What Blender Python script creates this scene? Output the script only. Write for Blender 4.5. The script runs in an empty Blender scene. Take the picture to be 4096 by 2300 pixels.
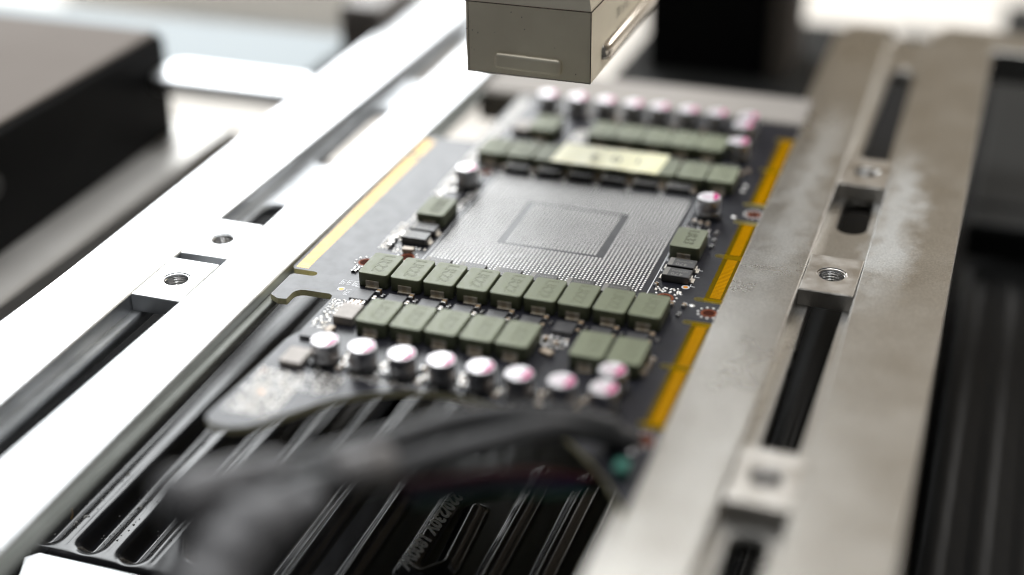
import bpy, bmesh, math, random
from mathutils import Vector, Matrix
from mathutils.geometry import tessellate_polygon

random.seed(7)
MM = 0.001
R = math.radians
sc = bpy.context.scene
COL = sc.collection

# ---------------------------------------------------------------- camera
cd = bpy.data.cameras.new('camera')
cam = bpy.data.objects.new('camera', cd)
COL.objects.link(cam)
cam.location = (117.306 * MM, -332.939 * MM, 174.985 * MM)
cam.rotation_euler = (1.07993776, 0.00898701, 0.33068615)
cd.sensor_width = 36.0
cd.lens = 52.66
cd.clip_start = 0.01
cd.clip_end = 30.0
cd.dof.use_dof = True
cd.dof.focus_distance = 0.374
cd.dof.aperture_fstop = 3.15
sc.camera = cam
sc.cycles.filter_width = 1.15

# ---------------------------------------------------------------- world, exposure
w = bpy.data.worlds.new('World')
sc.world = w
w.use_nodes = True
bg = w.node_tree.nodes['Background']
bg.inputs['Color'].default_value = (0.95, 0.98, 1.0, 1)
bg.inputs['Strength'].default_value = 0.075
sc.view_settings.view_transform = 'Standard'
sc.view_settings.look = 'None'
sc.view_settings.exposure = 0.0
sc.view_settings.gamma = 1.0


# ---------------------------------------------------------------- lamps: the window behind on the left, plus an added glint lamp and overhead fill
def area(name, loc, target, sx, sy, power, color):
    l = bpy.data.lights.new(name, 'AREA')
    l.shape = 'RECTANGLE'
    l.size, l.size_y = sx, sy
    l.energy = power
    l.color = color
    o = bpy.data.objects.new(name, l)
    COL.objects.link(o)
    o.location = loc
    d = Vector(target) - Vector(loc)
    o.rotation_euler = d.to_track_quat('-Z', 'Y').to_euler()
    return o


area('window_light', (-1.03, 1.16, 0.86), (-1.03, 0.0, 0.86), 1.40, 1.20, 41.0, (0.94, 0.975, 1.0))
area('louvre_glint_light', (0.62, 1.17, 0.43), (0.62, 0.0, 0.43), 0.55, 0.25, 2.8, (1.0, 0.98, 0.95))  # added lamp that gives the nozzle louvre its bright stripe
area('overhead_fill', (-0.15, 0.38, 1.75), (-0.15, 0.39, 0.0), 1.4, 0.9, 36.0, (0.97, 0.985, 1.0))  # added overhead fill for the wall and upward faces

# ---------------------------------------------------------------- materials
MATS = {}


def mat(name, col, rough=0.5, metal=0.0, var=None, vscale=60, bump=0.0, bscale=2000, rvar=0.0, spec=0.5, coat=0.0,
        stretch=None, alpha=1.0, trans=0.0, detail=4.0):
    m = bpy.data.materials.new(name)
    m.use_nodes = True
    nt = m.node_tree
    b = nt.nodes['Principled BSDF']
    b.inputs['Base Color'].default_value = (*col, 1)
    b.inputs['Roughness'].default_value = rough
    b.inputs['Metallic'].default_value = metal
    b.inputs['Specular IOR Level'].default_value = spec
    b.inputs['Coat Weight'].default_value = coat
    b.inputs['Coat Roughness'].default_value = 0.12
    b.inputs['Alpha'].default_value = alpha
    b.inputs['Transmission Weight'].default_value = trans
    tc = nt.nodes.new('ShaderNodeTexCoord')
    src = tc.outputs['Object']
    if stretch:
        mp = nt.nodes.new('ShaderNodeMapping')
        mp.inputs['Scale'].default_value = stretch
        nt.links.new(src, mp.inputs['Vector'])
        src = mp.outputs['Vector']
    if var or rvar:
        n = nt.nodes.new('ShaderNodeTexNoise')
        n.inputs['Scale'].default_value = vscale
        n.inputs['Detail'].default_value = detail
        n.inputs['Roughness'].default_value = 0.6
        nt.links.new(src, n.inputs['Vector'])
        r = nt.nodes.new('ShaderNodeValToRGB')
        r.color_ramp.elements[0].position = 0.38
        r.color_ramp.elements[1].position = 0.64
        r.color_ramp.elements[0].color = (*(var or col), 1)
        r.color_ramp.elements[1].color = (*col, 1)
        nt.links.new(n.outputs['Fac'], r.inputs['Fac'])
        if var:
            nt.links.new(r.outputs['Color'], b.inputs['Base Color'])
        if rvar:
            mr = nt.nodes.new('ShaderNodeMapRange')
            mr.inputs['From Min'].default_value = 0.35
            mr.inputs['From Max'].default_value = 0.65
            mr.inputs['To Min'].default_value = rough - rvar
            mr.inputs['To Max'].default_value = rough + rvar
            nt.links.new(n.outputs['Fac'], mr.inputs['Value'])
            nt.links.new(mr.outputs['Result'], b.inputs['Roughness'])
    if bump:
        n2 = nt.nodes.new('ShaderNodeTexNoise')
        n2.inputs['Scale'].default_value = bscale
        n2.inputs['Detail'].default_value = 3.0
        nt.links.new(src, n2.inputs['Vector'])
        bp = nt.nodes.new('ShaderNodeBump')
        bp.inputs['Strength'].default_value = bump
        bp.inputs['Distance'].default_value = 0.0002
        nt.links.new(n2.outputs['Fac'], bp.inputs['Height'])
        nt.links.new(bp.outputs['Normal'], b.inputs['Normal'])
    MATS[name] = m
    return m


M_mask = mat('solder_mask', (0.007, 0.007, 0.011), 0.35, 0, (0.013, 0.013, 0.019), 260, 0.04, 1500, 0.03, spec=0.45)
M_fr4 = mat('fr4_edge', (0.88, 0.82, 0.52), 0.5, 0, (0.78, 0.71, 0.42), 900, 0.2, 3000)
M_gold = mat('gold_plate', (0.70, 0.47, 0.17), 0.5, 0.75, (0.62, 0.40, 0.13), 400)
M_tin = mat('solder', (0.72, 0.71, 0.69), 0.33, 1.0, (0.74, 0.72, 0.70), 700)
M_tin_dull = mat('solder_dull', (0.85, 0.82, 0.76), 0.42, 0.85, (0.68, 0.62, 0.55), 900)
M_copper = mat('bare_copper', (0.26, 0.06, 0.014), 0.6, 0.0, (0.18, 0.04, 0.01), 600, spec=0.15)
M_hole = mat('hole_shade', (0.05, 0.012, 0.006), 0.8, spec=0.05)
M_orange = mat('fiducial_copper', (0.90, 0.33, 0.04), 0.5, 0.2)
M_silk = mat('silkscreen_white', (0.72, 0.73, 0.74), 0.55)
M_ind = mat('inductor_olive', (0.158, 0.176, 0.098), 0.55, 0, (0.138, 0.154, 0.085), 500, 0.22, 4500, 0.06, spec=0.75)
M_mark = mat('laser_mark', (0.085, 0.06, 0.042), 0.7, 0, (0.165, 0.172, 0.11), 2600)
M_mark2 = mat('laser_mark_dark', (0.05, 0.05, 0.04), 0.7, 0, (0.2, 0.2, 0.14), 1800)
M_term = mat('terminal_tin', (0.74, 0.68, 0.58), 0.34, 0.55, (0.55, 0.46, 0.34), 900, 0.25, 1500)
M_chip = mat('black_epoxy', (0.026, 0.025, 0.025), 0.42, 0, (0.034, 0.032, 0.031), 900, 0.12, 6000, spec=0.8)
M_chipgrey = mat('grey_epoxy', (0.055, 0.054, 0.056), 0.40, 0, (0.07, 0.068, 0.07), 700, 0.1, 5000)
M_stripe = mat('grey_stripe', (0.22, 0.21, 0.19), 0.5)
M_print = mat('grey_print', (0.25, 0.24, 0.22), 0.6)
M_can = mat('aluminium_can', (0.60, 0.60, 0.61), 0.30, 0.95, (0.5, 0.5, 0.52), 300)
M_cantop = mat('can_top', (0.84, 0.81, 0.83), 0.36, 0.6)
M_magenta = mat('magenta_ink', (0.58, 0.02, 0.20), 0.6, 0.0, spec=0.12)
M_pink = mat('pink_ink', (0.62, 0.22, 0.42), 0.6, 0.0, spec=0.15)
M_plastic = mat('black_plastic', (0.012, 0.012, 0.013), 0.45, 0, None, 0, 0.08, 3000)
M_ceram = mat('tan_ceramic', (0.45, 0.36, 0.27), 0.4)
M_brownmlcc = mat('brown_ceramic', (0.26, 0.16, 0.07), 0.45)
M_white_sq = mat('crystal_can', (0.40, 0.36, 0.33), 0.55, 0.1, (0.33, 0.30, 0.27), 500)
M_tape = mat('amber_film', (0.60, 0.37, 0.0), 0.25, 0, None, 0, 0.03, 300, 0, 0.4, 0, None, 1.0, 0.0)
M_paper = mat('yellow_paper', (0.97, 0.93, 0.58), 0.42, 0, (0.95, 0.91, 0.55), 300, 0.1, 3000, spec=0.9)
M_pen = mat('pencil_grey', (0.24, 0.24, 0.19), 0.8)
M_alu = mat('milled_aluminium', (0.78, 0.79, 0.80), 0.36, 1.0, (0.66, 0.67, 0.68), 70, 0.25, 5200, 0.07, detail=8)
M_alu2 = mat('milled_aluminium_worn', (0.56, 0.545, 0.515), 0.29, 1.0, (0.51, 0.49, 0.455), 45, 0.26, 4600, 0.02, detail=9)
M_bar = mat('matte_bar', (0.30, 0.275, 0.25), 0.7, 0.1, (0.33, 0.30, 0.27), 20)
M_slot = mat('slot_floor_metal', (0.40, 0.41, 0.42), 0.42, 0.85, (0.30, 0.31, 0.32), 90, 0.2, 3000)
M_ledge = mat('shaded_ledge', (0.26, 0.27, 0.25), 0.5, 0.45, (0.22, 0.23, 0.21), 90, 0.2, 3000)  # greyer than the rail: shade beside the cheek put into the colour
M_nut = mat('machined_nut', (0.60, 0.575, 0.54), 0.34, 1.0, (0.52, 0.49, 0.45), 200, 0.4, 2600, 0.05, stretch=(1, 1, 1))
M_thread = mat('thread_steel', (0.80, 0.79, 0.78), 0.22, 1.0)
M_steel = mat('nozzle_steel', (1.0, 0.93, 0.77), 0.5, 0.7, (0.93, 0.85, 0.69), 50, 0.06, 900, 0.06, detail=7)
M_louvre = mat('polished_press', (0.74, 0.68, 0.60), 0.2, 0.9, (0.66, 0.60, 0.52), 40)
M_soot = mat('heat_stain', (0.10, 0.075, 0.055), 0.5, 0.5)
M_glaze = mat('black_glaze', (0.010, 0.010, 0.012), 0.2, 0, None, 0, 0.03, 500, 0, 0.62)
M_glaze_dim = mat('dimmed_black_glaze', (0.006, 0.006, 0.006), 0.42, 0, None, 0, 0.03, 500, 0, 0.1)  # darker, duller copy of the glaze that mutes window reflections
M_emb = mat('emboss_glint', (0.92, 0.92, 0.92), 0.35, 0.2, spec=1.0)  # near-white colour stands in for the glint on the raised letters
M_dark = mat('black_paint', (0.004, 0.004, 0.005), 0.55, 0, (0.007, 0.007, 0.007), 20, spec=0.12)
M_dark2 = mat('charcoal_paint', (0.018, 0.018, 0.017), 0.6, 0, (0.015, 0.015, 0.014), 15, spec=0.15)
M_taupe = mat('taupe_and_post_sheen', (0.19, 0.165, 0.145), 0.8, 0.0, (0.175, 0.15, 0.13), 15, spec=0.2)
M_brown = mat('brown_grey_paint', (0.16, 0.14, 0.125), 0.5, 0.1)
M_white = mat('white_paint', (0.82, 0.80, 0.76), 0.35, 0, (0.78, 0.76, 0.72), 4)
M_pale = mat('pale_blue_grey_paint', (0.40, 0.44, 0.455), 0.7, spec=0.2)
M_wall = mat('cream_wall', (0.34, 0.28, 0.20), 0.8, 0, (0.325, 0.265, 0.19), 3)
M_table = mat('table_laminate', (0.84, 0.79, 0.72), 0.5, 0, (0.81, 0.76, 0.69), 5, spec=0.4)
M_base = mat('base_plate_steel', (0.55, 0.53, 0.50), 0.4, 0.5, (0.48, 0.46, 0.43), 25)
M_sleeve = mat('rubber_sleeve', (0.042, 0.042, 0.044), 0.5, 0, (0.055, 0.055, 0.057), 200)
M_sleeve2 = mat('lit_sleeve', (0.135, 0.132, 0.135), 0.55, 0, (0.10, 0.098, 0.10), 200)  # lighter copy of the sleeve: light on the left end put into its colour
M_plug = mat('grey_connector', (0.17, 0.16, 0.155), 0.5, 0, (0.2, 0.19, 0.185), 80)
M_wire = {c: mat(c + '_wire_skin', v, 0.45) for c, v in (('red', (0.09, 0.006, 0.01)), ('purple', (0.045, 0.012, 0.055)),
                                                       ('blue', (0.008, 0.01, 0.045)), ('green', (0.003, 0.035, 0.022)))}
M_teal = mat('teal_plastic', (0.008, 0.13, 0.09), 0.5)
M_beige = mat('beige_insulation', (0.55, 0.46, 0.38), 0.6)
M_flake = mat('pale_debris', (0.5, 0.48, 0.44), 0.6, 0, (0.05, 0.05, 0.05), 900)
M_straw = mat('straw_fibre', (0.55, 0.30, 0.07), 0.6)
# amber film: a thin see-through sheet
nt = M_tape.node_tree
b = nt.nodes['Principled BSDF']
tr = nt.nodes.new('ShaderNodeBsdfTransparent')
tr.inputs['Color'].default_value = (0.86, 0.69, 0.0, 1)
mx = nt.nodes.new('ShaderNodeMixShader')
mx.inputs['Fac'].default_value = 0.16
nt.links.new(tr.outputs['BSDF'], mx.inputs[1])
nt.links.new(b.outputs['BSDF'], mx.inputs[2])
nt.links.new(mx.outputs['Shader'], nt.nodes['Material Output'].inputs['Surface'])


# right rail: speckled grain and a whitish haze with an irregular border
nt = M_alu2.node_tree
pb = nt.nodes['Principled BSDF']
tc = nt.nodes.new('ShaderNodeTexCoord')
sep = nt.nodes.new('ShaderNodeSeparateXYZ')
nt.links.new(tc.outputs['Object'], sep.inputs['Vector'])
nz = nt.nodes.new('ShaderNodeTexNoise')
nz.inputs['Scale'].default_value = 110
nz.inputs['Detail'].default_value = 8
nz.inputs['Roughness'].default_value = 0.65
nt.links.new(tc.outputs['Object'], nz.inputs['Vector'])


def mth(op, a, b_=None, c_=None):
    n_ = nt.nodes.new('ShaderNodeMath')
    n_.operation = op
    for k_, v_ in enumerate((a, b_, c_)):
        if v_ is None:
            continue
        if isinstance(v_, (int, float)):
            n_.inputs[k_].default_value = v_
        else:
            nt.links.new(v_, n_.inputs[k_])
    return n_.outputs[0]


def band(sock, centre, half, soft):
    d_ = mth('ABSOLUTE', mth('SUBTRACT', sock, centre))
    return mth('SMOOTH_MIN', 1.0, mth('MAXIMUM', 0.0, mth('DIVIDE', mth('SUBTRACT', half, d_), soft)), 0.1)


wob = mth('MULTIPLY', mth('SUBTRACT', nz.outputs['Fac'], 0.5), 0.022)
hx = band(mth('ADD', sep.outputs['X'], wob), 0.0085, 0.0085, 0.007)
hy = band(mth('ADD', sep.outputs['Y'], mth('MULTIPLY', wob, 2.0)), 0.040, 0.056, 0.03)
hz2 = band(mth('ADD', sep.outputs['X'], wob), -0.0165, 0.0075, 0.006)
hy2 = band(mth('ADD', sep.outputs['Y'], wob), 0.055, 0.075, 0.03)
haze_f = mth('MINIMUM', 1.0, mth('ADD', mth('MULTIPLY', hx, hy), mth('MULTIPLY', mth('MULTIPLY', hz2, hy2), 0.5)))
old = pb.inputs['Base Color'].links[0].from_socket
sp = nt.nodes.new('ShaderNodeTexNoise')
sp.inputs['Scale'].default_value = 2300
sp.inputs['Detail'].default_value = 2
nt.links.new(tc.outputs['Object'], sp.inputs['Vector'])
spk = nt.nodes.new('ShaderNodeMapRange')
spk.inputs['From Min'].default_value = 0.3
spk.inputs['From Max'].default_value = 0.7
spk.inputs['To Min'].default_value = 0.80
spk.inputs['To Max'].default_value = 1.12
nt.links.new(sp.outputs['Fac'], spk.inputs['Value'])
mx1 = nt.nodes.new('ShaderNodeMix')
mx1.data_type = 'RGBA'
mx1.inputs[7].default_value = (0.66, 0.68, 0.68, 1)
nt.links.new(mth('MULTIPLY', haze_f, 0.6), mx1.inputs[0])
nt.links.new(old, mx1.inputs[6])
vm = nt.nodes.new('ShaderNodeVectorMath')
vm.operation = 'SCALE'
nt.links.new(mx1.outputs[2], vm.inputs[0])
nt.links.new(spk.outputs['Result'], vm.inputs['Scale'])
nt.links.new(vm.outputs['Vector'], pb.inputs['Base Color'])
nt.links.new(mth('SUBTRACT', 1.0, mth('MULTIPLY', haze_f, 0.5)), pb.inputs['Metallic'])

# ---------------------------------------------------------------- mesh helpers (all lengths in millimetres)
def inset(o, d):
    n = len(o)
    r = []
    for i in range(n):
        p0, p1, p2 = Vector(o[i - 1][:2]), Vector(o[i][:2]), Vector(o[(i + 1) % n][:2])
        a = (p1 - p0).normalized()
        c = (p2 - p1).normalized()
        na, nc = Vector((-a.y, a.x)), Vector((-c.y, c.x))
        m = na + nc
        if m.length < 1e-6:
            m = na
        m.normalize()
        k = d / max(0.35, m.dot(na))
        r.append((p1.x + m.x * k, p1.y + m.y * k))
    return r


def rrect(x0, x1, y0, y1, r, n=4):
    o = []
    for cx, cy, a0 in ((x1 - r, y0 + r, -90), (x1 - r, y1 - r, 0), (x0 + r, y1 - r, 90), (x0 + r, y0 + r, 180)):
        for i in range(n + 1):
            a = R(a0 + 90 * i / n)
            o.append((cx + r * math.cos(a), cy + r * math.sin(a)))
    return o


def rect(x0, x1, y0, y1):
    return [(x0, y0), (x1, y0), (x1, y1), (x0, y1)]


def circ(cx, cy, r, n=24, a0=0, a1=360):
    full = abs(a1 - a0) >= 360
    return [(cx + r * math.cos(R(a0 + (a1 - a0) * i / (n if full else n - 1))),
             cy + r * math.sin(R(a0 + (a1 - a0) * i / (n if full else n - 1)))) for i in range(n)]


class MB:
    def __init__(s):
        s.v, s.f, s.m, s.s = [], [], [], []

    def add(s, vs, fs, m=0, sm=False):
        k = len(s.v)
        s.v += [tuple(x) for x in vs]
        for f in fs:
            s.f.append([i + k for i in f])
            s.m.append(m)
            s.s.append(sm)
        return s

    def box(s, x0, x1, y0, y1, z0, z1, m=0, c=0.0, cb=0.0):
        return s.prism(rect(x0, x1, y0, y1), z0, z1, c, m)

    def prism(s, o, z0, z1, c=0.0, m=0, ms=None, holes=(), sm=False, seg=1, bottom=True):
        ms = m if ms is None else ms
        n = len(o)
        rings = [[(x, y, z0) for x, y in o]]
        if c > 0:
            if sm:
                rings.append([(x, y, z1 - c - 0.04) for x, y in o])
            for i in range(seg + 1):
                a = (math.pi / 2) * i / seg
                d = c * (1 - math.cos(a))
                z = z1 - c + c * math.sin(a)
                rings.append([(x, y, z) for x, y in (inset(o, d) if d > 0 else o)])
        else:
            rings.append([(x, y, z1) for x, y in o])
        vs = [p for r in rings for p in r]
        fs = []
        for k in range(len(rings) - 1):
            for i in range(n):
                j = (i + 1) % n
                fs.append((k * n + i, k * n + j, (k + 1) * n + j, (k + 1) * n + i))
        s.add(vs, fs, ms, sm)
        for zi, ring in ((0, rings[0]), (1, rings[-1])):
            if zi == 0 and not bottom:
                continue
            loops = [ring] + [[(x, y, ring[0][2]) for x, y in h] for h in holes]
            pts = [p for l in loops for p in l]
            if not holes and n <= 4:
                tri = [tuple(range(n))]
            else:
                tri = tessellate_polygon([[Vector(p) for p in l] for l in loops])
            s.add(pts, tri, m if zi else ms, False)
        for h in holes:
            k = len(h)
            s.add([(x, y, z0) for x, y in h] + [(x, y, z1) for x, y in h],
                  [(i, (i + 1) % k, k + (i + 1) % k, k + i) for i in range(k)], ms, sm)
        return s

    def lathe(s, prof, cx, cy, n=32, m=0, mlist=None, sm=True):
        vs = []
        for r, z in prof:
            for i in range(n):
                a = 2 * math.pi * i / n
                vs.append((cx + r * math.cos(a), cy + r * math.sin(a), z))
        k0 = len(s.v)
        for k in range(len(prof) - 1):
            fs = [(k * n + i, k * n + (i + 1) % n, (k + 1) * n + (i + 1) % n, (k + 1) * n + i) for i in range(n)]
            if k == 0:
                s.add(vs, fs, (mlist[k] if mlist else m), sm)
            else:
                for f in fs:
                    s.f.append([i + k0 for i in f])
                    s.m.append(mlist[k] if mlist else m)
                    s.s.append(sm)
        return s

    def dome(s, x, y, z, r, h, n=8, m=0, ry=None):
        ry = ry or r
        vs = []
        for a, b in ((1.0, 0.0), (0.80, 0.62), (0.42, 0.92)):
            for i in range(n):
                t = 2 * math.pi * i / n
                vs.append((x + r * a * math.cos(t), y + ry * a * math.sin(t), z + h * b))
        vs.append((x, y, z + h))
        fs = []
        for k in range(2):
            fs += [(k * n + i, k * n + (i + 1) % n, (k + 1) * n + (i + 1) % n, (k + 1) * n + i) for i in range(n)]
        fs += [(2 * n + i, 2 * n + (i + 1) % n, 3 * n) for i in range(n)]
        return s.add(vs, fs, m, True)

    def tube(s, path, r, n=12, m=0):
        P = [Vector(p) for p in path]
        rs = r if isinstance(r, (list, tuple)) else [r] * len(P)
        vs = []
        up = Vector((0, 0, 1))
        for i, p in enumerate(P):
            t = (P[min(i + 1, len(P) - 1)] - P[max(i - 1, 0)]).normalized()
            a = t.cross(up)
            if a.length < 1e-4:
                a = t.cross(Vector((1, 0, 0)))
            a.normalize()
            bb = a.cross(t)
            for k in range(n):
                q = 2 * math.pi * k / n
                vs.append(p + (a * math.cos(q) + bb * math.sin(q)) * rs[i])
        fs = [(i * n + k, i * n + (k + 1) % n, (i + 1) * n + (k + 1) % n, (i + 1) * n + k)
              for i in range(len(P) - 1) for k in range(n)]
        fs.append(tuple(range(n)))
        fs.append(tuple((len(P) - 1) * n + k for k in range(n)))
        return s.add(vs, fs, m, True)

    def mesh(s, name, mats, off=(0, 0, 0), recalc=True):
        me = bpy.data.meshes.new(name)
        ox, oy, oz = off
        me.from_pydata([((x - ox) * MM, (y - oy) * MM, (z - oz) * MM) for x, y, z in s.v], [], s.f)
        for q in (mats if isinstance(mats, (list, tuple)) else [mats]):
            me.materials.append(q)
        me.polygons.foreach_set('material_index', s.m)
        me.polygons.foreach_set('use_smooth', s.s)
        if recalc:
            bm = bmesh.new()
            bm.from_mesh(me)
            bmesh.ops.remove_doubles(bm, verts=bm.verts, dist=1e-7)
            bmesh.ops.recalc_face_normals(bm, faces=bm.faces)
            bm.to_mesh(me)
            bm.free()
        me.update()
        return me


def spline(pts, n=8):
    P = [Vector(p) for p in pts]
    P = [P[0] * 2 - P[1]] + P + [P[-1] * 2 - P[-2]]
    out = []
    for i in range(1, len(P) - 2):
        for k in range(n):
            t = k / n
            a, b_, c, d = P[i - 1], P[i], P[i + 1], P[i + 2]
            out.append(0.5 * ((2 * b_) + (c - a) * t + (2 * a - 5 * b_ + 4 * c - d) * t * t + (3 * b_ - a - 3 * c + d) * t ** 3))
    out.append(P[-2])
    return out


BASE = {}


def tag(o, label=None, cat=None, group=None, kind=None):
    if label: o['label'] = label
    if cat: o['category'] = cat
    if group: o['group'] = group
    if kind: o['kind'] = kind
    return o


def thing(name, label, cat, at=(0, 0, 0), group=None):
    o = bpy.data.objects.new(name, None)
    o.empty_display_size = 0.005
    COL.objects.link(o)
    o.location = tuple(c * MM for c in at)
    BASE[o] = at
    return tag(o, label, cat, group)


def part(name, mb, mats, parent, kind=None, label=None):
    """a mesh in world millimetres, hung under its thing"""
    o = bpy.data.objects.new(name, mb.mesh(name, mats, BASE[parent]))
    COL.objects.link(o)
    o.parent = parent
    BASE[o] = BASE[parent]
    return tag(o, label, kind=kind)


def place(name, me, parent, loc=(0, 0, 0), rz=0.0):
    """a mesh (its own local millimetres) placed relative to its parent"""
    o = bpy.data.objects.new(name, me)
    COL.objects.link(o)
    o.parent = parent
    o.location = tuple(c * MM for c in loc)
    o.rotation_euler = (0, 0, rz)
    return o


def solo(name, mb, mats, label, cat, at, group=None):
    o = bpy.data.objects.new(name, mb.mesh(name, mats, at))
    COL.objects.link(o)
    o.location = tuple(c * MM for c in at)
    BASE[o] = at
    return tag(o, label, cat, group)


def struct(name, mb, mats):
    o = bpy.data.objects.new(name, mb.mesh(name, mats))
    COL.objects.link(o)
    return tag(o, kind='structure')


def text_mesh(name, body, size, m, outline=0.0, mtx=None, extrude=0.0, space=1.0):
    c = bpy.data.curves.new(name, 'FONT')
    c.body = body
    c.size = size * MM
    c.align_x, c.align_y = 'CENTER', 'CENTER'
    c.space_character = space
    c.resolution_u = 3
    if outline:
        c.fill_mode = 'NONE'
        c.bevel_depth = outline * MM
        c.bevel_resolution = 0
    elif extrude:
        c.extrude = extrude * MM
    o = bpy.data.objects.new(name, c)
    COL.objects.link(o)
    bpy.context.view_layer.update()
    me = bpy.data.meshes.new_from_object(o.evaluated_get(bpy.context.evaluated_depsgraph_get()))
    bpy.data.objects.remove(o)
    bpy.data.curves.remove(c)
    me.name = name
    me.materials.clear()
    me.materials.append(m)
    if mtx is not None:
        me.transform(mtx)
    return me


# ================================================================ setting: bench and wall
mb = MB()
mb.box(-2200, 2200, 215, 1190, -150, -118)
struct('table_top', mb, M_table)
mb = MB()
mb.box(-2600, 2600, 1200, 1260, -900, 2200)
struct('wall', mb, M_wall)
mb = MB()
mb.box(-2600, 2600, -1500, 1199, -960, -901)
struct('floor', mb, M_brown)

# ================================================================ machine body
# bright plate left of the rails
mb = MB()
mb.box(-460, -138, -420, 104, -32, -24, 0, 1.0)
solo('base_plate', mb, M_base, 'bright flat metal plate beside the left rail, under the black housing', 'metal plate', (-297, -160, -32))
mb = MB()
mb.prism(rrect(-330, -132, 142, 196, 3), -32, -20, 0.8)
solo('side_tray', mb, M_pale, 'blurred pale blue-grey flat tray behind the bright beam, left of the brown block', 'tray', (-231, 169, -32))
# tray under the heaters
mb = MB()
mb.box(-134, 330, -420, 200, -117, -72, 0)
mb.box(62, 330, 200.1, 430, -117, -72.1, 0)
mb.box(-134, -106, -420, 140, -71.9, -52, 0)
solo('heater_tray', mb, M_dark, 'black tray holding the ceramic heater plates under the rails', 'tray', (110, -110, -117))


def stadium(cx, y0, y1, wdt, n=8):
    r = wdt / 2
    return circ(cx, y1 - r, r, n, 0, 180) + circ(cx, y0 + r, r, n, 180, 360)


# ---- the two slotted clamp rails
def rail(x_out0, x_slot0, x_slot1, x_out1, top, floor, holes, y0, y1, m, label, ledge=None, forked=False):
    t = thing('clamp_rail', label, 'clamp rail', ((x_out0 + x_out1) / 2, 0, -7), 'slotted clamp rails')
    a = MB()
    a.prism(rect(x_out0, x_slot0, y0, y1), -7, top, 0.35, 0)
    a.prism(rect(x_slot1, x_out1, y0, y1), -7, top, 0.35, 0)
    part('rail_cheek', a, m, t)
    f = MB()
    f.prism(rect(x_slot0, x_slot1, y0, y1), -7.0, floor, 0, 0, holes=[stadium(*h) for h in holes], sm=True)
    part('slot_floor', f, M_slot if ledge else m, t)
    if ledge:
        l = MB()
        x0, x1, zt = ledge
        l.prism(rect(x0, x1, y0, y1), -3.3, zt, 0.5, 0, seg=2)
        part('board_ledge', l, M_ledge, t)
    return t


rl = rail(-100.2, -78.2, -64.5, -47.9, 1.0, -3.6,
          [(-71.3, -215, -45, 8.6), (-71.3, -28, 10, 8.6), (-71.3, 38, 88, 8.6), (-71.3, 112, 165, 8.6), (-71.3, 190, 250, 8.6)],
          -260, 300, M_alu, 'overexposed bright aluminium slotted rail left of the circuit board', (-47.9, -45.4, -1.75))
rr = rail(61.0, 77.2, 90.8, 112.2, 2.0, -2.5,
          [(84.2, -220, -100, 8.4), (84.2, -76, 9, 8.4), (84.2, 37, 62, 8.4), (84.2, 84, 172, 8.4)],
          -260, 204, M_alu2, 'worn grey aluminium slotted rail right of the circuit board', None)
l = MB()
l.prism(rect(57.2, 61.0, -260, 204), -3.5, -1.75, 0, 0)
part('board_ledge', l, M_alu2, rr)


# ---- threaded nuts sliding in the slots
def nut_mesh(wx, wy, th, hr, m=None):
    a = MB()
    hole = circ(0, 0, hr, 28)
    big = circ(0, 0, hr + 0.55, 28)
    o = rect(-wx / 2, wx / 2, -wy / 2, wy / 2)
    a.prism(o, 0, th - 0.25, 0, 0, holes=[hole], sm=False)
    a.prism(o, th - 0.25, th, 0.22, 0, holes=[big], sm=False)
    # bevel ring of the hole
    n = 28
    vs = [(x, y, th - 0.02) for x, y in big] + [(x, y, th - 0.75) for x, y in hole]
    b2 = MB().add(vs, [(i, (i + 1) % n, n + (i + 1) % n, n + i) for i in range(n)], 0, True)
    # thread: stacked vee rings inside the hole
    prof = []
    z = 0.05
    while z < th - 0.8:
        prof += [(hr - 0.02, z), (hr - 0.42, z + 0.35), (hr - 0.02, z + 0.7)]
        z += 0.78
    b2.lathe(prof, 0, 0, 28, 0)
    return a.mesh('slot_nut', m or M_nut), b2.mesh('thread', M_thread, recalc=False)


NL = nut_mesh(13.4, 20.6, 4.6, 3.1, M_alu)
NR = nut_mesh(13.2, 20.0, 4.45, 3.25)
for me2, x, y, z, lab in (
        (NL, -71.3, -47.2, -3.58, 'bright square nut with threaded hole in the left rail slot, nearer of the pair'),
        (NL, -71.3, -23.3, -3.58, 'bright square nut with threaded hole in the left rail slot, farther of the pair'),
        (NR, 84.0, 70.0, -2.48, 'blurred square nut in the right rail slot, beyond the oblong slot hole'),
        (NR, 84.0, 3.8, -2.48, 'sharp square nut with threaded hole in the right rail slot'),
        (NR, 84.4, -87.0, -2.48, 'nearest square nut in the right rail slot, strongly blurred')):
    t = bpy.data.objects.new('slot_nut', me2[0])
    COL.objects.link(t)
    t.location = (x * MM, y * MM, z * MM)
    t.rotation_euler = (0, 0, R(-0.6) if x > 0 else R(0.4))
    tag(t, lab, 'nut', 'threaded nuts in the rail slots')
    place('thread', me2[1], t)

# ---- crossbars
mb = MB()
mb.box(-47.5, 60.6, 108, 131, -12, -1.2, 0, 1.2)
solo('cross_bar', mb, M_bar, 'blurred grey metal crossbar behind the far end of the circuit board', 'crossbar', (6, 120, -12))
mb = MB()
mb.prism(rect(94, 300, 190, 212), -10, 1.4, 0.6)
solo('end_bar', mb, M_alu2, 'blurred tan metal bar running right from the far end of the right rail', 'metal bar', (197, 201, -10))
mb = MB()
mb.prism(rrect(-155.8, -100.6, 78, 98, 6), -3.5, 1.0, 0.8, seg=2)
solo('carriage_beam', mb, M_alu, 'bright white beam joining the left rail from the left', 'beam', (-130, 88, -3.5))

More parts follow.
